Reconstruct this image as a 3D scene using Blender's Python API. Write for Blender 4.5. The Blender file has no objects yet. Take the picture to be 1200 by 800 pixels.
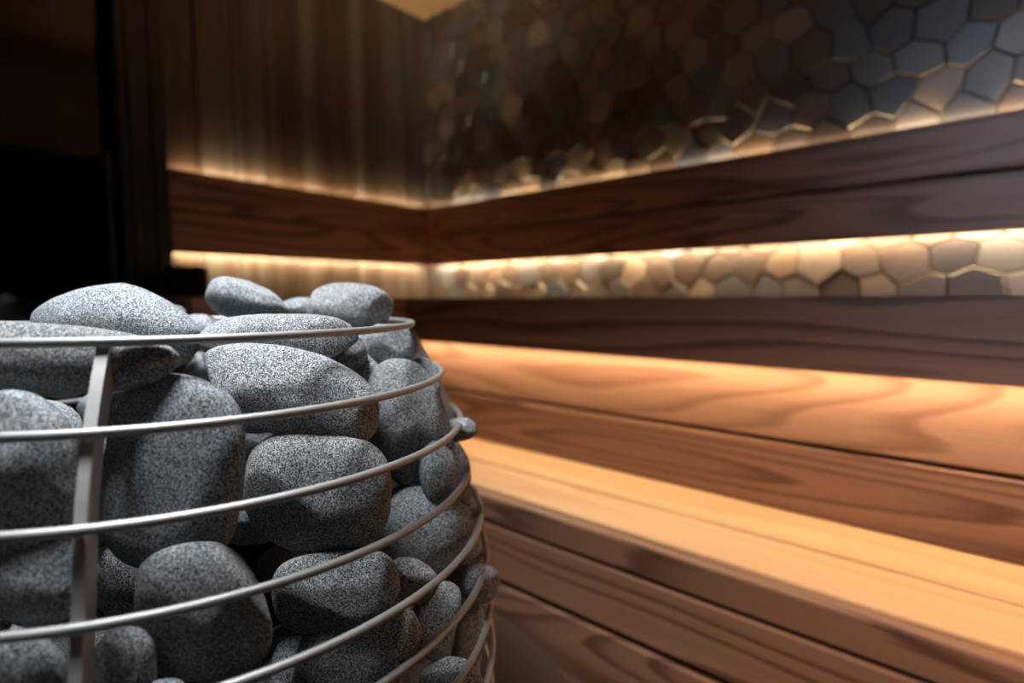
import bpy, bmesh, math, random
from mathutils import Vector, Matrix, noise

random.seed(11)
C = bpy.context.scene.collection
PI = math.pi
EYE = 0.95

# ------------------------------------------------------------------ camera
PSI, PITCH, ROLL, FPX = 0.7187, 0.0782, 0.0026, 645.2
f0 = Vector((-math.sin(PSI), math.cos(PSI), 0))
r0 = Vector((math.cos(PSI), math.sin(PSI), 0))
zz = Vector((0, 0, 1))
FWD = (f0*math.cos(PITCH) - zz*math.sin(PITCH)).normalized()
UP0 = (zz*math.cos(PITCH) + f0*math.sin(PITCH)).normalized()
RIGHT = (r0*math.cos(ROLL) - UP0*math.sin(ROLL)).normalized()
UP = (UP0*math.cos(ROLL) + r0*math.sin(ROLL)).normalized()
CAM = Vector((0, 0, EYE))
cam_d = bpy.data.cameras.new('camera'); cam = bpy.data.objects.new('camera', cam_d); C.objects.link(cam)
cam.matrix_world = Matrix(((RIGHT.x, UP.x, -FWD.x, CAM.x), (RIGHT.y, UP.y, -FWD.y, CAM.y), (RIGHT.z, UP.z, -FWD.z, CAM.z), (0, 0, 0, 1)))
cam_d.sensor_width = 36; cam_d.lens = FPX/1200*36
cam_d.clip_start = 0.02
cam_d.dof.use_dof = True; cam_d.dof.focus_distance = 0.475; cam_d.dof.aperture_fstop = 2.2
bpy.context.scene.camera = cam

def ray(px, py):
    return FWD + RIGHT*((px-600)/FPX) - UP*((py-400)/FPX)

# ------------------------------------------------------------------ nodes
class NT:
    def __init__(s, name):
        s.m = bpy.data.materials.new(name); s.m.use_nodes = True
        s.t = s.m.node_tree; s.t.nodes.clear()
        s.out = s.n('ShaderNodeOutputMaterial'); s.b = s.n('ShaderNodeBsdfPrincipled')
        s.l(s.b.outputs[0], s.out.inputs[0])
    def n(s, typ, **k):
        x = s.t.nodes.new(typ)
        for a, v in k.items(): setattr(x, a, v)
        return x
    def l(s, a, b): s.t.links.new(a, b)
    def val(s, sock, v):
        if hasattr(v, 'is_output') or isinstance(v, bpy.types.NodeSocket): s.l(v, sock)
        else: sock.default_value = v
    def math(s, op, a, b=None, c=None, clamp=False):
        x = s.n('ShaderNodeMath', operation=op); x.use_clamp = clamp
        s.val(x.inputs[0], a)
        if b is not None: s.val(x.inputs[1], b)
        if c is not None: s.val(x.inputs[2], c)
        return x.outputs[0]
    def vmath(s, op, a, b):
        x = s.n('ShaderNodeVectorMath', operation=op); s.val(x.inputs[0], a); s.val(x.inputs[1], b); return x.outputs[0]
    def noise(s, vec, scale, detail=2, rough=.5, dist=0):
        x = s.n('ShaderNodeTexNoise'); s.val(x.inputs['Vector'], vec)
        x.inputs['Scale'].default_value = scale; x.inputs['Detail'].default_value = detail
        x.inputs['Roughness'].default_value = rough; x.inputs['Distortion'].default_value = dist
        return x.outputs['Fac']
    def ramp(s, fac, stops):
        x = s.n('ShaderNodeValToRGB'); s.l(fac, x.inputs[0]); e = x.color_ramp.elements
        while len(e) < len(stops): e.new(.5)
        for i, (p, c) in enumerate(stops):
            e[i].position = p; e[i].color = (c if len(c) == 4 else (*c, 1))
        return x.outputs[0]
    def mix(s, fac, a, b, mode='MIX'):
        x = s.n('ShaderNodeMix', data_type='RGBA', blend_type=mode)
        s.val(x.inputs[0], fac); s.val(x.inputs[6], a if not isinstance(a, tuple) else (*a, 1)); s.val(x.inputs[7], b if not isinstance(b, tuple) else (*b, 1))
        return x.outputs[2]
    def bump(s, h, strength, dist):
        x = s.n('ShaderNodeBump'); s.l(h, x.inputs['Height']); x.inputs['Strength'].default_value = strength
        x.inputs['Distance'].default_value = dist; s.l(x.outputs[0], s.b.inputs['Normal'])

def wood(name, base, dark, pale, lines=12, rough=.45, spec=.35, contrast=.75):
    m = NT(name)
    tc = m.n('ShaderNodeTexCoord'); oi = m.n('ShaderNodeObjectInfo')
    off = m.n('ShaderNodeCombineXYZ')
    m.l(m.math('MULTIPLY', oi.outputs['Random'], 37.0), off.inputs[0])
    m.l(m.math('MULTIPLY', oi.outputs['Random'], 91.0), off.inputs[1])
    p = m.vmath('ADD', tc.outputs['Object'], off.outputs[0])
    ps = m.vmath('MULTIPLY', p, (.7, 7.5, 7.5))
    n1 = m.noise(ps, 1.0, 1.0, .35, .25)
    ph = m.math('MULTIPLY', n1, lines)
    fine = m.noise(m.vmath('MULTIPLY', p, (5, 260, 260)), 1.0, 2, .6)
    ph = m.math('ADD', ph, m.math('MULTIPLY', fine, .25))
    fr = m.math('FRACT', ph)
    # early wood to late wood: slow rise then sharp fall
    k = m.ramp(fr, [(0, (0, 0, 0)), (.55, (.22, .22, .22)), (.85, (1, 1, 1)), (.93, (.8, .8, .8)), (1, (0, 0, 0))])
    var = m.noise(m.vmath('MULTIPLY', p, (.9, 5, 5)), 1.3, 2, .5)
    c = m.mix(var, base, pale)
    c = m.mix(m.math('MULTIPLY', k, contrast), c, dark)
    c = m.mix(m.math('MULTIPLY', fine, .35), c, dark)
    tone = m.math('ADD', m.math('MULTIPLY', oi.outputs['Random'], .35), .82)
    hsv = m.n('ShaderNodeHueSaturation'); m.l(c, hsv.inputs['Color']); m.l(tone, hsv.inputs['Value'])
    m.l(hsv.outputs[0], m.b.inputs['Base Color'])
    m.b.inputs['Roughness'].default_value = rough
    m.b.inputs['Specular IOR Level'].default_value = spec
    m.bump(m.math('ADD', m.math('MULTIPLY', k, -.5), fine), .25, .0006)
    return m.m

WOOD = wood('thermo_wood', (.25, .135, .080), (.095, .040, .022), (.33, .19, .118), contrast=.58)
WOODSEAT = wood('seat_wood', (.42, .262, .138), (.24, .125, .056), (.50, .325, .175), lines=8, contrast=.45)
WOODDK = wood('dark_thermo_wood', (.23, .125, .088), (.050, .022, .018), (.33, .205, .155), contrast=.8, rough=.42)
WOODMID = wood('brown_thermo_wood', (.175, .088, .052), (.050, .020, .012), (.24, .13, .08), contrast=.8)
CEILW = wood('ceiling_wood', (.60, .44, .27), (.42, .28, .15), (.68, .52, .33), lines=10, contrast=.3)

def stone_mat():
    m = NT('river_stone')
    tc = m.n('ShaderNodeTexCoord'); oi = m.n('ShaderNodeObjectInfo')
    off = m.n('ShaderNodeCombineXYZ'); m.l(m.math('MULTIPLY', oi.outputs['Random'], 11.0), off.inputs[0])
    p = m.vmath('ADD', tc.outputs['Object'], off.outputs[0])
    g1 = m.noise(p, 1500, 2, .7)
    g2 = m.noise(p, 700, 2, .6)
    v = m.n('ShaderNodeTexVoronoi'); m.l(p, v.inputs['Vector']); v.inputs['Scale'].default_value = 1180
    vs_ = m.n('ShaderNodeSeparateColor'); m.l(v.outputs['Color'], vs_.inputs[0])
    g = m.math('ADD', m.math('MULTIPLY', g1, .5), m.math('MULTIPLY', g2, .5))
    g = m.math('ADD', m.math('MULTIPLY', m.math('SUBTRACT', g, .5), 1.6), vs_.outputs[0])
    c = m.ramp(g, [(.10, (.022, .024, .027)), (.32, (.10, .108, .115)), (.55, (.245, .258, .266)), (.78, (.36, .375, .385)), (.95, (.58, .60, .61))])
    big = m.noise(p, 22, 3, .5)
    c = m.mix(m.math('MULTIPLY', m.math('SUBTRACT', big, .45, clamp=True), .9), c, (.17, .15, .13))
    tint = m.ramp(oi.outputs['Random'], [(0, (.82, .85, .88)), (.35, (1, 1, 1)), (.6, (.78, .77, .76)), (.8, (1.0, 1.02, 1.04)), (1, (.88, .84, .80))])
    c = m.mix(1.0, c, tint, 'MULTIPLY')
    m.l(c, m.b.inputs['Base Color'])
    m.b.inputs['Roughness'].default_value = .72; m.b.inputs['Specular IOR Level'].default_value = .35
    hh = m.math('ADD', m.math('MULTIPLY', g, 1.0), m.math('MULTIPLY', m.noise(p, 160, 3, .6), .8))
    m.bump(hh, .55, .0011)
    return m.m
STONE = stone_mat()

def metal(name, col, rough, met=1.0, brush=0):
    m = NT(name); tc = m.n('ShaderNodeTexCoord')
    n = m.noise(tc.outputs['Object'], 60, 3, .6)
    m.l(m.mix(n, tuple(x*.82 for x in col), col), m.b.inputs['Base Color'])
    m.b.inputs['Metallic'].default_value = met
    m.l(m.math('ADD', m.math('MULTIPLY', n, .12), rough-.06), m.b.inputs['Roughness'])
    m.bump(m.noise(tc.outputs['Object'], 700, 2, .6), .12, .0003)
    return m.m
STEEL = metal('brushed_steel', (.36, .35, .335), .5, .7)
BARSTEEL = metal('bar_steel', (.50, .49, .48), .5, .35)
BLACKM = metal('black_steel', (.02, .02, .022), .45, .8)

def plain(name, col, rough=.6, emit=None, strength=0, scale=30, var=.25, spec=.4):
    m = NT(name); tc = m.n('ShaderNodeTexCoord')
    n = m.noise(tc.outputs['Object'], scale, 4, .6)
    m.l(m.mix(n, tuple(x*(1-var) for x in col), tuple(x*(1+var) for x in col)), m.b.inputs['Base Color'])
    m.b.inputs['Roughness'].default_value = rough; m.b.inputs['Specular IOR Level'].default_value = spec
    if emit:
        m.b.inputs['Emission Color'].default_value = (*emit, 1); m.b.inputs['Emission Strength'].default_value = strength
    return m.m
WARM = (1.0, .67, .35)
LED = plain('led_warm', (.9, .8, .6), .5, WARM, 200)
LEDU = plain('led_warm_upper', (.9, .8, .6), .5, WARM, 430)
LEDB = plain('led_warm_bench', (.9, .8, .6), .5, (1.0, .73, .46), 118)
FLOORM = plain('dark_floor_stone', (.05, .045, .04), .45)
DARKCLOTH = plain('dark_cloth', (.008, .008, .009), .95)
FRAMEM = plain('black_frame', (.012, .014, .02), .35)
FLANGE = plain('dark_flange', (.028, .017, .011), .7, scale=8, var=.4, spec=.1)
VOIDM = plain('dark_room', (.006, .007, .008), .9)

def glass():
    m = NT('tinted_glass')
    m.b.inputs['Base Color'].default_value = (.04, .05, .06, 1)
    m.b.inputs['Transmission Weight'].default_value = 1.0
    m.b.inputs['Roughness'].default_value = .02; m.b.inputs['IOR'].default_value = 1.45
    return m.m
GLASS = glass()

def tile_mat():
    m = NT('hexagon_tiles')
    at = m.n('ShaderNodeAttribute'); at.attribute_name = 'tone'
    sep = m.n('ShaderNodeSeparateColor'); m.l(at.outputs['Color'], sep.inputs[0])
    tc = m.n('ShaderNodeTexCoord')
    # grain direction rotates tile by tile
    ang = m.math('MULTIPLY', sep.outputs[2], 6.283)
    rot = m.n('ShaderNodeVectorRotate', rotation_type='Y_AXIS'); m.l(tc.outputs['Object'], rot.inputs['Vector']); m.l(ang, rot.inputs['Angle'])
    g = m.noise(m.vmath('MULTIPLY', rot.outputs[0], (9, 9, 150)), 1, 3, .6)
    col = m.ramp(sep.outputs[1], [(0, (.026, .026, .032)), (.3, (.050, .038, .033)), (.5, (.085, .068, .057)), (.7, (.028, .040, .066)), (.85, (.15, .125, .10)), (1, (.034, .054, .088))])
    col = m.mix(m.math('MULTIPLY', m.ramp(g, [(.35, (0, 0, 0)), (.65, (1, 1, 1))]), m.math('MULTIPLY', sep.outputs[0], .95)), col, (.03, .024, .022))
    m.l(col, m.b.inputs['Base Color'])
    m.b.inputs['Roughness'].default_value = .36; m.b.inputs['Specular IOR Level'].default_value = .6
    m.bump(g, .2, .0008)
    return m.m
TILE = tile_mat()

def panel_mat():
    m = NT('dark_vertical_panelling'); tc = m.n('ShaderNodeTexCoord')
    g = m.noise(m.vmath('MULTIPLY', tc.outputs['Object'], (60, 60, 1.5)), 1, 3, .6)
    g2 = m.noise(m.vmath('MULTIPLY', tc.outputs['Object'], (14, 14, .4)), 1, 1, .5)
    c = m.mix(m.ramp(g, [(.35, (0, 0, 0)), (.7, (1, 1, 1))]), (.010, .006, .004), (.035, .022, .014))
    c = m.mix(m.ramp(g2, [(.45, (0, 0, 0)), (.62, (.7, .7, .7))]), c, (.05, .046, .044))
    m.l(c, m.b.inputs['Base Color']); m.b.inputs['Roughness'].default_value = .38; m.b.inputs['Specular IOR Level'].default_value = .55
    m.bump(g, .3, .001)
    return m.m
PANEL = panel_mat()

# ------------------------------------------------------------------ builders
def link(name, me, mat, parent=None, smooth=False, loc=None, rotz=0):
    o = bpy.data.objects.new(name, me); C.objects.link(o)
    if mat: me.materials.append(mat)
    if smooth:
        for p in me.polygons: p.use_smooth = True
    if parent: o.parent = parent
    if loc is not None: o.location = loc
    o.rotation_euler.z = rotz
    return o

def bm_obj(name, bm, mat, parent=None, smooth=False, loc=None, rotz=0):
    bmesh.ops.recalc_face_normals(bm, faces=bm.faces)
    me = bpy.data.meshes.new(name); bm.to_mesh(me); bm.free()
    return link(name, me, mat, parent, smooth, loc, rotz)

def add_box(bm, lo, hi, bev=0, seg=2):
    b2 = bmesh.new()
    bmesh.ops.create_cube(b2, size=1)
    for v in b2.verts:
        v.co = Vector([lo[i] + (v.co[i]+.5)*(hi[i]-lo[i]) for i in range(3)])
    if bev: bmesh.ops.bevel(b2, geom=b2.edges[:], offset=bev, segments=seg, affect='EDGES', profile=.5)
    me = bpy.data.meshes.new('t'); b2.to_mesh(me); b2.free(); bm.from_mesh(me); bpy.data.meshes.remove(me)

def box(name, lo, hi, mat, parent=None, bev=.003, axis='x'):
    """a board with its own centre as origin; axis = the world axis its length (local x) follows"""
    lo, hi = Vector(lo), Vector(hi); c = (lo+hi)/2; d = hi-lo
    if axis == 'y': d = Vector((d.y, d.x, d.z))
    if axis == 'z': pass
    bm = bmesh.new(); add_box(bm, -d/2, d/2, bev)
    return bm_obj(name, bm, mat, parent, False, c, PI/2 if axis == 'y' else 0)

def tag(o, label, cat, group=None):
    o['label'] = label; o['category'] = cat
    if group: o['group'] = group
    return o
def thing(name, label, cat, loc=(0, 0, 0), group=None):
    o = bpy.data.objects.new(name, None); C.objects.link(o); o.empty_display_size = .05
    return tag(o, label, cat, group)
def struct(o): o['kind'] = 'structure'; return o

def sweep(bm, pts, r, closed=False, seg=12, flat=None):
    """tube along points; flat=(w,d,outward list) makes a rectangular bar"""
    n = len(pts); rings = []
    for i, p in enumerate(pts):
        a = pts[(i-1) % n] if (closed or i > 0) else p
        b = pts[(i+1) % n] if (closed or i < n-1) else p
        t = (b-a).normalized()
        ref = zz if abs(t.z) < .9 else Vector((1, 0, 0))
        s = t.cross(ref).normalized(); u = s.cross(t).normalized()
        rings.append([bm.verts.new(p + (s*math.cos(2*PI*k/seg) + u*math.sin(2*PI*k/seg))*r) for k in range(seg)])
    m = n if closed else n-1
    for i in range(m):
        A, B = rings[i], rings[(i+1) % n]
        for k in range(seg):
            bm.faces.new((A[k], A[(k+1) % seg], B[(k+1) % seg], B[k]))
    if not closed:
        bm.faces.new(rings[0][::-1]); bm.faces.new(rings[-1])

# ------------------------------------------------------------------ room shell
XW, YW = -1.995, 1.70              # left wall plane, right wall plane
XR, CEIL = 2.1, EYE + 1.25
NEAR = -1.3

floor = struct(box('floor', (XW-.1, NEAR, -.05), (XR, YW+.1, 0), FLOORM, bev=0))
bm = bmesh.new()
x = XW-.08
while x < XR:
    add_box(bm, (x, NEAR, CEIL), (x+.118, YW+.08, CEIL+.02), .002, 1); x += .12
add_box(bm, (XW-.1, NEAR, CEIL+.004), (XR, YW+.1, CEIL+.05))
struct(bm_obj('ceiling', bm, CEILW))

def hex_wall():
    bm = bmesh.new(); col = bm.loops.layers.float_color.new('tone')
    rnd = random.Random(5)
    R = .054; w = R*math.sqrt(3); rowh = R*1.5
    z0 = .80
    def corner(key):
        rr = random.Random(hash(key)); return (rr.uniform(-.013, .013), rr.uniform(-.013, .013))
    rows = int((CEIL-z0)/rowh)+2; cols = int((XR-XW)/w)+2
    for j in range(rows):
        for i in range(cols):
            cx = XW + (i + .5*(j % 2))*w; cz = z0 + j*rowh
            pts = []
            for k in range(6):
                a = PI/6 + k*PI/3
                px, pz = cx+R*math.cos(a), cz+R*math.sin(a)
                jx, jz = corner((round(px*160), round(pz*160)))
                pts.append(Vector((px+jx, 0, pz+jz)))
            cen = sum(pts, Vector())/6
            pts = [cen + (p-cen)*(1-.0010/R) for p in pts]
            # clip against the wall's ends
            pts = [Vector((min(max(p.x, XW+.001), XR), 0, min(max(p.z, z0-.05), CEIL-.001))) for p in pts]
            poly = []
            for p in pts:
                if not poly or (p-poly[-1]).length > .002: poly.append(p)
            if len(poly) > 2 and (poly[0]-poly[-1]).length < .002: poly.pop()
            if len(poly) < 3: continue
            area = sum(poly[k].x*poly[(k+1) % len(poly)].z - poly[(k+1) % len(poly)].x*poly[k].z for k in range(len(poly)))/2
            if abs(area) < 3e-4: continue
            th = rnd.uniform(.010, .022); tx, tz = rnd.uniform(-.04, .04), rnd.uniform(-.04, .04)
            g = (rnd.random() if rnd.random() < .35 else rnd.random()*.15, rnd.random(), rnd.random(), 1)
            cen = sum(poly, Vector())/len(poly)
            back = [bm.verts.new((p.x, YW+.004, p.z)) for p in poly]
            mid = [bm.verts.new((p.x, YW-th+.003 + (p.x-cen.x)*tx + (p.z-cen.z)*tz, p.z)) for p in poly]
            q = [cen+(p-cen)*(1-.003/R) for p in poly]
            top = [bm.verts.new((p.x, YW-th + (p.x-cen.x)*tx + (p.z-cen.z)*tz, p.z)) for p in q]
            n = len(poly); fs = []
            for k in range(n):
                k2 = (k+1) % n
                fs.append(bm.faces.new((back[k], back[k2], mid[k2], mid[k])))
                fs.append(bm.faces.new((mid[k], mid[k2], top[k2], top[k])))
            fs.append(bm.faces.new(top))
            for f in fs:
                for lp in f.loops: lp[col] = g
    # the wall behind the tiles
    n0 = len(bm.faces)
    add_box(bm, (XW-.1, YW, 0), (XR, YW+.08, CEIL))
    bm.faces.ensure_lookup_table()
    for f in bm.faces[n0:]:
        for lp in f.loops: lp[col] = (.1, .05, .5, 1)
    return bm_obj('wall_right', bm, TILE)
struct(hex_wall())

YP = .60                             # left wall ends at the black door post
bm = bmesh.new(); add_box(bm, (XW-.08, YP-.1, 0), (XW-.012, YW, CEIL))
y = YP; rr = random.Random(3)
while y < YW-.01:
    w = min(.118, YW-y); d = rr.uniform(0, .004)
    add_box(bm, (XW-.02, y+.0015, 0), (XW-d, y+w-.0015, CEIL), .003, 2); y += w
struct(bm_obj('wall_left', bm, PANEL))

# door post, tinted glass door and the dark room behind it
bm = bmesh.new(); add_box(bm, (XW-.06, .475, 0), (XW+.09, .60, CEIL), .006); add_box(bm, (XW+.0895, .50, 0), (XW+.097, .512, CEIL), .002); add_box(bm, (XW+.0895, .56, 0), (XW+.097, .572, CEIL), .002)
struct(bm_obj('trim_1', bm, FRAMEM))
dr = struct(box('door_1', (XW-.012, -.62, .01), (XW-.002, .472, CEIL-.03), GLASS, bev=.001, axis='y'))
bm = bmesh.new()
sweep(bm, [Vector((XW+.06, .452, z)) for z in (.62, .7, 1.0, 1.3, 1.38)], .009, seg=14)
for z in (.72, 1.28): sweep(bm, [Vector((XW-.002, .452, z)), Vector((XW+.06, .452, z))], .006)
h = bm_obj('door_handle', bm, metal('dark_blue_steel', (.06, .09, .12), .35), None, True)
h.parent = dr; h.matrix_parent_inverse = Matrix.LocRotScale(dr.location, dr.rotation_euler, None).inverted()
bm = bmesh.new()
add_box(bm, (XW-1.2, NEAR, -.05), (XW-1.15, YP, CEIL)); add_box(bm, (XW-1.2, YP-.05, -.05), (XW-.09, YP, CEIL)); add_box(bm, (XW-1.2, NEAR, -.05), (XW-.1, YP-.05, 0)); add_box(bm, (XW-1.2, NEAR, CEIL), (XW-.1, YP, CEIL+.05))
o = struct(bm_obj('wall_hallway', bm, VOIDM))

# ------------------------------------------------------------------ backrests
YB, XB = 1.62, -1.915
def dz(k, d): return EYE - k*d
BZ = [dz(-.2465, YB), dz(-.1702, YB), dz(-.0895, YB)]
br = thing('backrest', 'long two-board dark wooden backrest glowing along the hexagon tiled wall', 'backrest')
box('upper_board', (XB-.027, YB, BZ[1]+.004), (XR, YB+.026, BZ[0]), WOODDK, br, .003)
box('lower_board', (XB-.027, YB, BZ[2]), (XR, YB+.026, BZ[1]-.004), WOODDK, br, .003)
box('gap_blocker', (XB-.02, YB+.0265, BZ[1]-.02), (XR, YB+.034, BZ[1]+.02), BLACKM, br, .001)  # added black strip that blocks the glow so the board gap stays dark
for i in range(6):
    x = -1.6+i*.62
    box('bracket', (x, YB+.0265, BZ[2]+.03), (x+.03, YW-.026, BZ[0]-.03), BLACKM, br, .002)
bl = thing('backrest', 'short reddish two-board wooden backrest on the dark panelled wall beside the corner', 'backrest')
box('upper_board', (XB-.026, YP+.002, BZ[1]+.004), (XB, YB-.001, BZ[0]), WOODDK, bl, .003, 'y')
box('lower_board', (XB-.026, YP+.002, BZ[2]), (XB, YB-.001, BZ[1]-.004), WOODDK, bl, .003, 'y')
box('gap_blocker', (XB-.034, YP+.01, BZ[1]-.02), (XB-.0265, YB+.02, BZ[1]+.02), BLACKM, bl, .001, 'y')  # same added glow blocker behind the short backrest's gap
for y in (.75, 1.15, 1.5):
    box('bracket', (XW-.002, y, BZ[2]+.03), (XB-.0265, y+.03, BZ[0]-.03), BLACKM, bl, .002)

def strip(lo, hi, label, mat, axis='x', group='warm light strips'):
    o = box('light_strip', lo, hi, BLACKM, None, .0008, axis); o.data.materials.append(mat)
    fd = Vector((0, 0, -1)) if mat is LEDB else Vector((0, 1, 0))
    for f in o.data.polygons:        # only the diffuser face of the strip gives light
        if f.normal.dot(fd) > .95 or (mat is LED and f.normal.z < -.95): f.material_index = 1
    return tag(o, label, 'light strip', group)
g = .008
strip((XB-.03, YB+.044, BZ[0]-.018), (XR, YB+.050, BZ[0]-.005), 'warm light strip hidden behind the upper edge of the long backrest', LEDU)
strip((XB-.03, YB+.032, BZ[2]+.008), (XR, YB+.044, BZ[2]+.018), 'warm light strip hidden behind the lower edge of the long backrest', LED)
strip((XB-.050, YP+.03, BZ[0]-.018), (XB-.044, YB+.035, BZ[0]-.005), 'warm light strip hidden behind the upper edge of the short backrest', LEDU, 'y')
strip((XB-.044, YP+.03, BZ[2]+.008), (XB-.032, YB+.035, BZ[2]+.018), 'warm light strip hidden behind the lower edge of the short backrest', LED, 'y')

# ------------------------------------------------------------------ upper bench (L-shaped)
YF, XF = 1.09, -1.385
TOP = EYE+.002
FB = dz(.1208, YF)                   # fascia bottom
ub = thing('upper_bench', 'upper wooden bench along both walls with a dark front board', 'bench')
for i in range(4):
    y0 = YF+.028 + i*(YW-YF-.056)/4
    box('seat_slat', (XW+.003, y0, TOP-.028), (XR, y0+(YW-YF-.056)/4-.006, TOP), WOODDK, ub, .003)
for i in range(4):
    x0 = XW+.105 + i*(XF-.133-XW)/4
    box('seat_slat', (x0, .47, TOP-.028), (x0+(XF-.133-XW)/4-.006, YF+.02, TOP), WOODDK, ub, .003, 'y')
box('front_board', (XF-.026, YF, FB), (XR, YF+.026, TOP), WOODDK, ub, .003)
box('front_board', (XF-.026, .47, FB), (XF, YF-.001, TOP), WOODDK, ub, .003, 'y')
for i in range(5):
    x = -1.2+i*.7
    box('support', (x, YF+.06, TOP-.09), (x+.04, YW-.03, TOP-.03), WOODDK, ub, .002)
YRI = 1.16
strip((XF-.03, YF+.0275, FB+.006), (XR, YF+.041, FB+.012), 'warm light strip tucked under the front edge of the upper bench', LEDB)

# ------------------------------------------------------------------ lower bench with the riser boards behind it
RZ = [TOP-.03, dz(.2451, YRI), dz(.3653, YRI)]
SZ = RZ[2]; YS = (EYE-SZ)/.4869
lb = thing('lower_bench', 'lower wooden bench with two pale lit slats and tall riser boards', 'bench')
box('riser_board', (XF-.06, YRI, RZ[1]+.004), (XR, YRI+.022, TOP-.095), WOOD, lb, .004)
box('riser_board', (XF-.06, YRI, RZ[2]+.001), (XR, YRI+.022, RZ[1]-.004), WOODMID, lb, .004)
YG = (EYE-SZ)/.4192
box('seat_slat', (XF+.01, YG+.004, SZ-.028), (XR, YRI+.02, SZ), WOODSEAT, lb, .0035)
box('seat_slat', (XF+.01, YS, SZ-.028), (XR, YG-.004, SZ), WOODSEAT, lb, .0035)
YFB = YS-.026
FZ = [SZ-.006, dz(.5788, YFB), dz(.7256, YFB), dz(.7256, YFB)-.16, .012]
gp = [.004, .007, .004, 0, 0]
for i in range(4):
    top = FZ[i] - (gp[i-1] if i else 0)
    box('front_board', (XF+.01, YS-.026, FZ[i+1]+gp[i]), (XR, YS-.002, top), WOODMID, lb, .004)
for i in range(5):
    x = -1.1+i*.7
    box('support', (x, YS+.005, .0), (x+.04, YRI+.1, SZ-.03), WOODDK, lb, .002)
# riser below the short arm of the L
box('riser_board', (XF-.06-.022, YP+.01, RZ[1]+.003), (XF-.06, YRI, TOP-.095), WOOD, lb, .0035, 'y')
box('riser_board', (XF-.06-.022, YP+.01, RZ[2]), (XF-.06, YRI, RZ[1]-.003), WOOD, lb, .0035, 'y')
box('riser_board', (XF-.06-.022, YP+.01, .27), (XF-.06, YRI, RZ[2]-.006), WOOD, lb, .0035, 'y')
box('riser_board', (XF-.06-.022, YP+.01, .0), (XF-.06, YRI, .264), WOOD, lb, .0035, 'y')

# rolled dark towel at the end of the short arm of the bench
bm = bmesh.new()
pr = []
for k in range(28):
    a = 2*PI*k/28; pr.append((.062*math.cos(a)*(1+.06*math.sin(3*a)), .048*math.sin(a)))
N = 12; prev = None
for i in range(N+1):
    s = i/N; xx = (s-.5)*.11; sc = 1-.25*abs(2*s-1)**6
    ring = [bm.verts.new((xx, px*sc, pz*sc+.001*math.sin(9*s))) for px, pz in pr]
    if prev:
        for k in range(28): bm.faces.new((prev[k], prev[(k+1) % 28], ring[(k+1) % 28], ring[k]))
    else: bm.faces.new(ring[::-1])
    prev = ring
bm.faces.new(prev)
tw = bm_obj('rolled_towel', bm, DARKCLOTH, None, True, (-1.80, .60, TOP+.049), PI/2-.4)
tag(tw, 'black rounded towel roll lying at the far left end of the upper bench', 'towel')

# ------------------------------------------------------------------ heater
S = .6
HC = Vector((0, 0, 0)) + r0*(-.5816*S) + f0*(1.0*S)     # centre on the floor plan
RH = [.0481, .1409, .2319, .3269, .4118, .4900, .5800, .6680]
RR = [.3937, .4487, .4841, .4973, .5216, .5315, .5392, .5430]
RH += [.756, .842]; RR += [.540, .530]
PZ = EYE-.9*S                        # top of the plinth the heater stands on
RZs = [EYE - h*S for h in RH]; RRs = [r*S for r in RR]
def Rz(z):
    if z >= RZs[0]: return RRs[0]
    for i in range(len(RZs)-1):
        if RZs[i] >= z >= RZs[i+1]:
            t = (RZs[i]-z)/(RZs[i]-RZs[i+1]); return RRs[i]*(1-t)+RRs[i+1]*t
    return RRs[-1]
WR = .0035
ht = thing('sauna_heater', 'round sauna heater of stacked steel rings filled with grey stones', 'heater')
for z, R in zip(RZs, RRs):
    bm = bmesh.new()
    sweep(bm, [Vector((HC.x+R*math.cos(2*PI*k/160), HC.y+R*math.sin(2*PI*k/160), z)) for k in range(160)], WR, True, 14)
    bm_obj('ring', bm, STEEL, ht, True)
az0 = math.atan2(-.377, .116)
for q in range(4):
    a = az0 + q*PI/2
    dirv = r0*math.cos(a) + f0*math.sin(a); side = Vector((-dirv.y, dirv.x, 0))
    bm = bmesh.new(); prev = None
    zs = [RZs[0]-.0015] + [RZs[0] + (RZs[-1]-RZs[0])*i/40 for i in range(1, 41)] + [PZ+.0005]
    def Rs(z):   # smoothed profile
        return sum(Rz(z+dd) for dd in (-.03, -.015, 0, .015, .03))/5 if z < RZs[0]-.03 else Rz(z)
    W, D = .0038, .018
    for z in zs:
        ro = Rs(z)-WR+.0006
        ring = [bm.verts.new((HC + dirv*rr_ + side*ss).to_tuple()[:2] + (z,)) for rr_, ss in ((ro, -W), (ro, W), (ro-D, W), (ro-D, -W))]
        if prev:
            for k in range(4): bm.faces.new((prev[k], prev[(k+1) % 4], ring[(k+1) % 4], ring[k]))
        else: bm.faces.new(ring)
        prev = ring
    bm.faces.new(prev[::-1])
    # weld beads where ring and bar touch
    for z, R in zip(RZs, RRs):
        m4 = Matrix.Translation(Vector((*(HC+dirv*(R-WR*.6)).to_tuple()[:2], z-WR*.9)))
        bmesh.ops.create_icosphere(bm, subdivisions=2, radius=WR*.95, matrix=m4)
    bmesh.ops.bevel(bm, geom=[e for e in bm.edges if e.calc_length() > .012 and abs((e.verts[0].co-e.verts[1].co).normalized().z) > .9], offset=.0007, segments=1, affect='EDGES')
    bm_obj('upright_bar', bm, BARSTEEL, ht)
# inner core with heating elements
bm = bmesh.new()
sweep(bm, [Vector((HC.x, HC.y, z)) for z in (PZ+.001, .5, .6, .72)], .10, seg=40)
bm_obj('inner_core', bm, BLACKM, ht, False)

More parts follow.
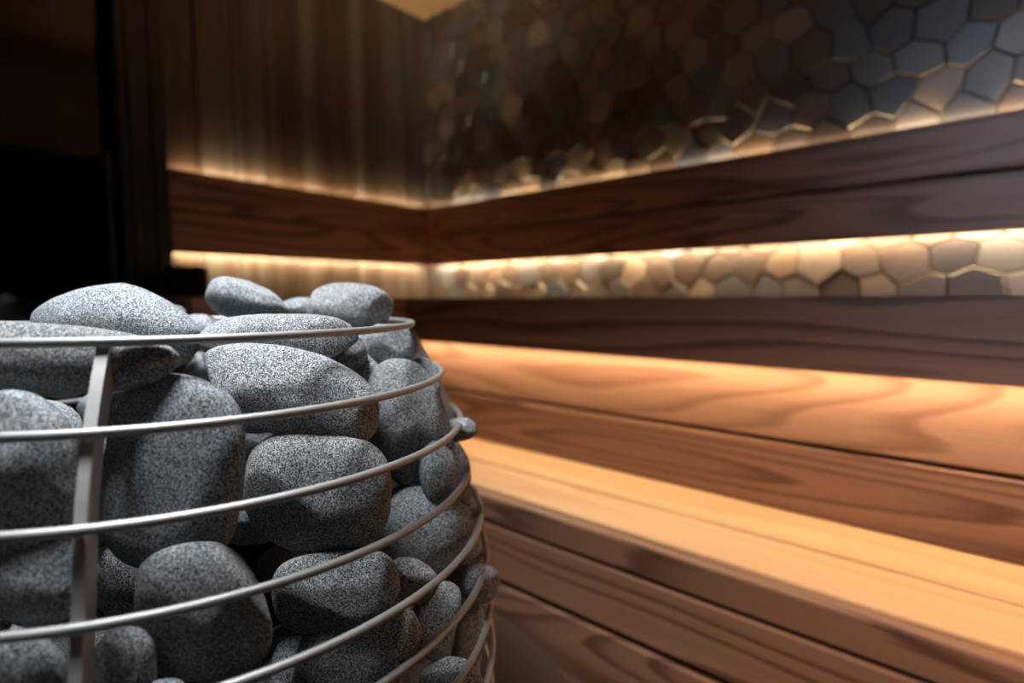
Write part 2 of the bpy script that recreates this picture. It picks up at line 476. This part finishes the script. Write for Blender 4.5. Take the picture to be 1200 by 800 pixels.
# round plinth the heater stands on
def lathe(bm, prof, seg=96):
    rows = [[bm.verts.new((HC.x+r*math.cos(2*PI*k/seg), HC.y+r*math.sin(2*PI*k/seg), z)) for k in range(seg)] for r, z in prof]
    for i in range(len(rows)-1):
        for k in range(seg): bm.faces.new((rows[i][k], rows[i][(k+1) % seg], rows[i+1][(k+1) % seg], rows[i+1][k]))
    return rows
bm = bmesh.new(); PR = .755*S
rw = lathe(bm, [(.02, PZ), (PR-.012, PZ), (PR-.004, PZ-.003), (PR, PZ-.010), (PR, PZ-.035), (PR-.02, PZ-.04), (PR-.02, .0)])
bm.faces.new(rw[0]); bm.faces.new(rw[-1][::-1])
pl = bm_obj('plinth', bm, FLANGE, None, False); pl.data.shade_smooth() if hasattr(pl.data, 'shade_smooth') else None
tag(pl, 'round dark brown plinth carrying the heater, its rim showing at bottom centre', 'plinth')
md = pl.modifiers.new('e', 'EDGE_SPLIT'); md.split_angle = .6

# ------------------------------------------------------------------ stones
def stone_mesh(seed, sub=4, lump=.12, box_=2.4, wedge=0, crease=0):
    """unit pebble, semi axes 1, superellipsoid rounded with slow lumps and faint flats"""
    rnd = random.Random(seed)
    bm = bmesh.new(); bmesh.ops.create_icosphere(bm, subdivisions=sub, radius=1)
    o = Vector((rnd.uniform(-50, 50), rnd.uniform(-50, 50), rnd.uniform(-50, 50)))
    planes = []
    for k in range(7):
        d = Vector((rnd.gauss(0, 1), rnd.gauss(0, 1), rnd.gauss(0, 1))).normalized(); planes.append((d, rnd.uniform(.84, .98)))
    for v in bm.verts:
        d = v.co.normalized()
        e = box_
        r = (abs(d.x)**e + abs(d.y)**e + abs(d.z)**e)**(-1/e)
        r *= 1 + lump*noise.noise(d*1.1+o) + lump*.35*noise.noise(d*2.6+o) + .010*noise.noise(d*7+o)
        p = d*r
        for pd, h in planes:          # soft worn flats
            s_ = p.dot(pd)-h
            if s_ > 0: p -= pd*s_*.75
        if wedge: p.y *= 1 - wedge*p.x
        if wedge: p.z *= 1 - wedge*.5*p.x
        v.co = p
    xs = [max(abs(min(v.co[i] for v in bm.verts)), max(v.co[i] for v in bm.verts)) for i in range(3)]
    lo = [min(v.co[i] for v in bm.verts) for i in range(3)]; hi = [max(v.co[i] for v in bm.verts) for i in range(3)]
    for v in bm.verts: v.co = Vector([(v.co[i]-(lo[i]+hi[i])/2)/((hi[i]-lo[i])/2) for i in range(3)])
    if sub >= 4: bmesh.ops.smooth_vert(bm, verts=bm.verts, factor=.5, use_axis_x=True, use_axis_y=True, use_axis_z=True)
    return bm

def frame_at(px, py):
    d = ray(px, py); return d, d.normalized()

placed = []   # (centre, radius)
def put_stone(label, px, py, a, b, rot, t=None, c=None, off=0, seed=0, box_=2.4, lump=.12, wedge=0, dome=0, group='stones in the heater', sub=5):
    """a stone whose silhouette is about a x b pixels at depth t (in heater units); rests inside the rings when t is None"""
    d, dn = frame_at(px, py)
    t_auto = t is None
    t_mid = t == 'mid'
    if t_mid:                        # deepest point of the line of sight inside the basket
        w0 = Vector((HC.x-CAM.x, HC.y-CAM.y)); d2 = Vector((d.x, d.y)); t = w0.dot(d2)/d2.dot(d2)/S
    if t is None:
        tt = .30*S
        cm = None
        while tt < 1.6*S:
            cc = (c if c else .62*math.sqrt(a*b))*tt/FPX
            p = CAM + d*tt
            if math.hypot(p.x-HC.x, p.y-HC.y) < Rz(p.z) - WR - .001 - cc*.97 - off: break
            tt += .0005
        else: tt = 1.0*S
        t = tt
    else: t = t*S
    cc = (c if c else .62*math.sqrt(a*b))*t/FPX
    p = CAM + d*t
    bm = stone_mesh(seed or hash(label) % 9973 if False else (seed or int(px*7+py*13)), sub, lump, box_, wedge)
    al = math.radians(rot); k = t/FPX
    ex = (RIGHT*math.cos(al) + UP*math.sin(al))*a*k
    ey = (-RIGHT*math.sin(al) + UP*math.cos(al))*b*k
    ez = -dn*cc
    # bake the shape about the stone's own centre
    if dome:
        for v in bm.verts:
            if v.co.y > 0: v.co.y *= 1 - dome*abs(v.co.x)**1.3
    for v in bm.verts: v.co = ex*v.co.x + ey*v.co.y + ez*v.co.z
    if t_auto:                       # slide it back along its own line of sight until it clears the rings
        for it in range(300):
            k = 1 + .002*it; worst = 0
            for v in bm.verts:
                q = CAM + (p + v.co - CAM)*k
                if min(abs(q.z-z_) for z_ in RZs) > .012: continue
                e = math.hypot(q.x-HC.x, q.y-HC.y) - (Rz(q.z) - WR - .0008)
                if e > worst: worst = e
            if worst <= 0: break
        else: print('STUCK', label, worst); k = 1
        pn = CAM + (p-CAM)*k
        for v in bm.verts: v.co *= k
        p = pn; t *= k
    else:
        w_ = max([math.hypot(p.x+v.co.x-HC.x, p.y+v.co.y-HC.y) - (Rz(p.z+v.co.z)-WR) for v in bm.verts if min(abs(p.z+v.co.z-z_) for z_ in RZs) < .008] or [0])
        if t_mid and w_ > 0:
            f_ = max(.72, 1 - w_/(max(ex.length, cc)))
            for v in bm.verts: v.co *= f_
        elif w_ > .0005 and p.z < RZs[0]: print('PROUD %.4f' % w_, label)
    o = bm_obj('stone', bm, STONE, None, True, p); tag(o, label, 'stone', group)
    placed.append((p, (ex.length*ey.length*ez.length)**(1/3), max(ex.length, ey.length), px, py, t)); return o

P = put_stone
# the top of the pile, from the front left to the back right
P('large mound-shaped grey stone on top of the pile at the left', 137, 385, 102, 54, -6, .93, 62, box_=2.0, lump=.06, seed=3, dome=.30)
P('long flat grey stone lying behind the top ring at the far left edge', 45, 419, 166, 41, -3, None, 48, off=.004, box_=2.3, lump=.08, seed=4)
P('small wedge-shaped grey stone standing highest, at the back of the pile', 290, 353, 50, 24, -14, 1.10, 28, box_=2.1, wedge=.25, seed=12)
P('flat pale grey stone lying just behind the top ring, under the small wedge stone', 326, 396, 93, 29, 0, .90, 60, box_=2.7, lump=.08, seed=9)
P('pale rounded grey stone topping the pile at its right end', 411, 361, 51, 30, -2, 1.13, 42, box_=2.4, seed=14)
P('sliver of a pale stone between the wedge stone and the rounded right-hand top stone', 352, 361, 26, 13, 0, 1.24, 20, seed=15)
P('rounded grey stone just under the right end of the top ring', 449, 405, 41, 26, 8, 1.06, 30, box_=2.6, seed=16)
P('pale grey stone showing between the mound-shaped stone and the flat pale stone', 236, 388, 30, 20, -10, 1.12, 30, seed=17)
P('very small pale stone peeking over the right shoulder of the mound-shaped stone', 207, 367, 11, 9, 0, 1.2, 10, seed=18)
P('tip of a grey stone at the left picture edge just above the top ring', -8, 384, 18, 9, -20, 1.0, 20, seed=19)
P('dark grey stone in the shade under the flat pale stone, left of the rounded one', 396, 418, 34, 24, 20, 1.0, 30, seed=60)
P('dark stone low in the gap between the slanting oval stone and the upright one', 424, 434, 30, 20, -30, 1.02, 24, seed=61)
P('dark stone far back in the gap under the slanting oval stone', 306, 516, 40, 26, 5, 1.06, 26, seed=63)
# first tier below the top ring
P('big pale oval stone slanting down to the right under the top ring', 340, 459, 110, 52, -17, None, 55, off=.006, box_=2.5, lump=.08, seed=21)
P('tall grey stone standing upright at the right behind the second and third rings', 478, 497, 80, 47, -72, None, 42, off=.0, box_=2.5, lump=.09, seed=22)
P('dark stone tucked behind the upright one at the right end of the second ring', 494, 452, 26, 37, 15, 'mid', 26, seed=23)
P('big pale grey stone left of the upright bar, cut by the left picture edge', 2, 562, 92, 105, 0, None, 62, off=.003, box_=2.5, lump=.08, seed=24)
P('tall blocky grey stone just right of the upright bar', 204, 553, 84, 115, -8, None, 55, off=.004, box_=3.0, lump=.08, seed=25)
P('round-topped grey stone in the middle behind the third and fourth rings', 372, 575, 88, 74, -8, None, 52, off=.003, box_=2.6, lump=.08, seed=26)
P('small grey stone deep between the tall blocky stone and the round-topped stone', 312, 492, 36, 15, 12, .90, 24, seed=27)
P('smaller dark stone wedged beneath the slanting oval stone, deep in the gap', 300, 473, 30, 12, -15, .92, 22, seed=28)
P('dark narrow stone upright beside the third ring tip', 512, 551, 22, 42, 8, .97, 22, seed=29)
P('darkest narrow stone behind the fourth ring tip', 536, 549, 15, 32, 8, 1.12, 18, seed=30)
P('dark pointed stone poking out between the third and fourth rings', 535, 504, 24, 14, 12, 1.03, 18, seed=31)
# second tier
P('dim grey stone in the shadow left of the upright bar', 55, 682, 66, 52, 20, None, 46, off=.014, box_=2.3, seed=33)
P('dim stone in the shadow right of the upright bar', 142, 684, 38, 50, 30, .80, 40, seed=34)
P('blocky dark grey stone at the bottom left, crossed by the fourth ring', 237, 716, 78, 81, 8, None, 50, off=.003, box_=2.9, lump=.07, seed=35)
P('brick-shaped dark stone with a flat top below the round-topped stone', 394, 694, 75, 48, 5, None, 44, off=.003, box_=3.2, lump=.06, seed=36)
P('brownish dark stone right of the round-topped stone, behind the fourth and fifth rings', 496, 620, 53, 50, -20, None, 40, off=.002, box_=2.6, seed=37)
P('small dark stone squeezed behind the fifth ring near its right tip', 538, 606, 26, 36, 10, 'mid', 24, seed=38)
P('dark stone in the gap under the brownish stone, beside the brick-shaped one', 482, 682, 34, 28, -20, .92, 26, seed=62)
# third tier
P('dim stone in the bottom left corner beside the upright bar', 24, 793, 60, 54, 0, None, 44, off=.006, seed=40)
P('piece of a dark stone at the left picture edge above the corner stone', -14, 712, 32, 36, 0, .72, 26, seed=41)
P('dim upright stone just right of the foot of the upright bar', 146, 785, 38, 52, 0, None, 40, off=.022, seed=42)
P('large dark stone leaning right at the bottom, behind the fifth and sixth rings', 416, 768, 84, 60, 36, None, 48, off=.003, box_=2.5, seed=43)
P('dark stone between the brick-shaped stone and the sixth ring', 510, 722, 28, 44, -14, None, 26, off=.016, seed=44)
P('blurred dark stone behind the fifth and sixth rings near their right tips', 533, 668, 34, 50, -8, 'mid', 30, seed=45)
P('dark stone poking out between the sixth and seventh rings at the right', 563, 682, 22, 25, -15, 1.0, 22, seed=46)
P('dark stone low behind the sixth ring', 524, 740, 27, 40, -25, 'mid', 24, seed=47)
P('round dark stone at the bottom edge just left of the seventh ring', 529, 803, 38, 35, 15, .90, 30, seed=48)
P('very dark narrow stone behind the seventh ring tip', 548, 744, 22, 46, 0, 'mid', 22, seed=49)
P('top of a dark stone at the bottom edge below the brick-shaped stone', 302, 825, 42, 30, 8, None, 30, off=.004, seed=50)
P('top of a stone at the bottom edge below the blocky dark grey stone', 197, 822, 34, 28, 0, None, 28, off=.012, seed=51)
P('small dark stone at the bottom edge left of the seventh ring, beside the leaning stone', 474, 815, 26, 22, 0, .80, 22, seed=52)

# the stones deeper inside and round the far side
pool = []
for i in range(10):
    bm = stone_mesh(900+i, 3, .12, 2.4)
    for v in bm.verts: v.co = Vector((v.co.x*1.2, v.co.y, v.co.z*.8))*.037
    me = bpy.data.meshes.new('stone'); bmesh.ops.recalc_face_normals(bm, faces=bm.faces); bm.to_mesh(me); bm.free()
    for p in me.polygons: p.use_smooth = True
    me.materials.append(STONE); pool.append(me)
rnd = random.Random(77); fill = []
toCam = Vector((CAM.x-HC.x, CAM.y-HC.y, 0)).normalized()
for tries in range(70000):
    if len(fill) > 260: break
    small = tries > 22000
    rs = rnd.uniform(.017, .027) if small else rnd.uniform(.030, .044)
    z = rnd.uniform(PZ+.05, RZs[0]-.012); a = rnd.uniform(0, 2*PI)
    q = Vector((math.cos(a), math.sin(a), 0)); facing = q.dot(toCam)
    rmax = Rz(z)-rs*1.1-.006 - ((.135 if small else .10) if facing > -.3 and z > PZ+.06 else 0)
    if z > RZs[0]-.06: rmax -= .03
    r = rmax*math.sqrt(rnd.uniform(.35, 1))
    if r < .10+rs*1.1: continue
    p = HC + q*r; p = Vector((p.x, p.y, z))
    kk = .85 if small else 1
    if any((p-c).length < ((R0*.5+R1*.45)*kk+rs)*.97 for c, R0, R1, *_ in placed): continue
    if any((p-c).length < (rs+r2)*(1.12 if small else 1.06) for c, r2 in fill): continue
    fill.append((p, rs))
print('fill stones', len(fill))
for p, rs in fill:
    o = bpy.data.objects.new('stone', pool[rnd.randrange(10)]); C.objects.link(o); o.location = p
    o.rotation_euler = (rnd.uniform(-.5, .5), rnd.uniform(-.5, .5), rnd.uniform(0, 6.28)); o.scale = (rs/.037,)*3
    tag(o, 'shadowed grey stone inside the heater, mostly hidden behind the outer stones', 'stone', 'hidden stones deep in the heater')

# ------------------------------------------------------------------ lights
def area(name, loc, target, size, power, col, sy=None, spread=PI):
    l = bpy.data.lights.new(name, 'AREA'); l.spread = spread; l.energy = power; l.color = col; l.size = size
    if sy: l.shape = 'RECTANGLE'; l.size_y = sy
    o = bpy.data.objects.new(name, l); C.objects.link(o); o.location = loc
    o.rotation_euler = (Vector(target)-Vector(loc)).to_track_quat('-Z', 'Y').to_euler(); return o
top = HC - r0*.12 - f0*.17
area('ceiling_daylight', (top.x, top.y, CEIL-.03), (HC.x, HC.y, 1.0), .50, 9.8, (.90, .95, 1.0), None, math.radians(58))
area('doorway_daylight', (.2, -1.2, 1.9), (1.4, 1.7, 1.15), .8, 12, (.66, .80, 1.0), 1.0, math.radians(75))
area('ceiling_corner_fill', (.7, -.5, 1.35), (-1.75, 1.45, 2.22), .2, 2.9, (1.0, .72, .42), .2, math.radians(26))  # added out-of-view fill that brightens the ceiling corner, not a fixture
area('lower_bench_fill', (.6, .45, 1.0), (-.1, .86, .40), .4, 2.2, (1.0, .62, .41), .3, math.radians(72))  # added warm fill on the lower front boards, no real lamp here

w = bpy.data.worlds.new('world'); bpy.context.scene.world = w; w.use_nodes = True
w.node_tree.nodes['Background'].inputs[0].default_value = (.38, .45, .55, 1)
w.node_tree.nodes['Background'].inputs[1].default_value = .022
vs = bpy.context.scene.view_settings
vs.view_transform = 'Standard'; vs.look = 'None'; vs.exposure = 0; vs.gamma = 1; vs.use_curve_mapping = False
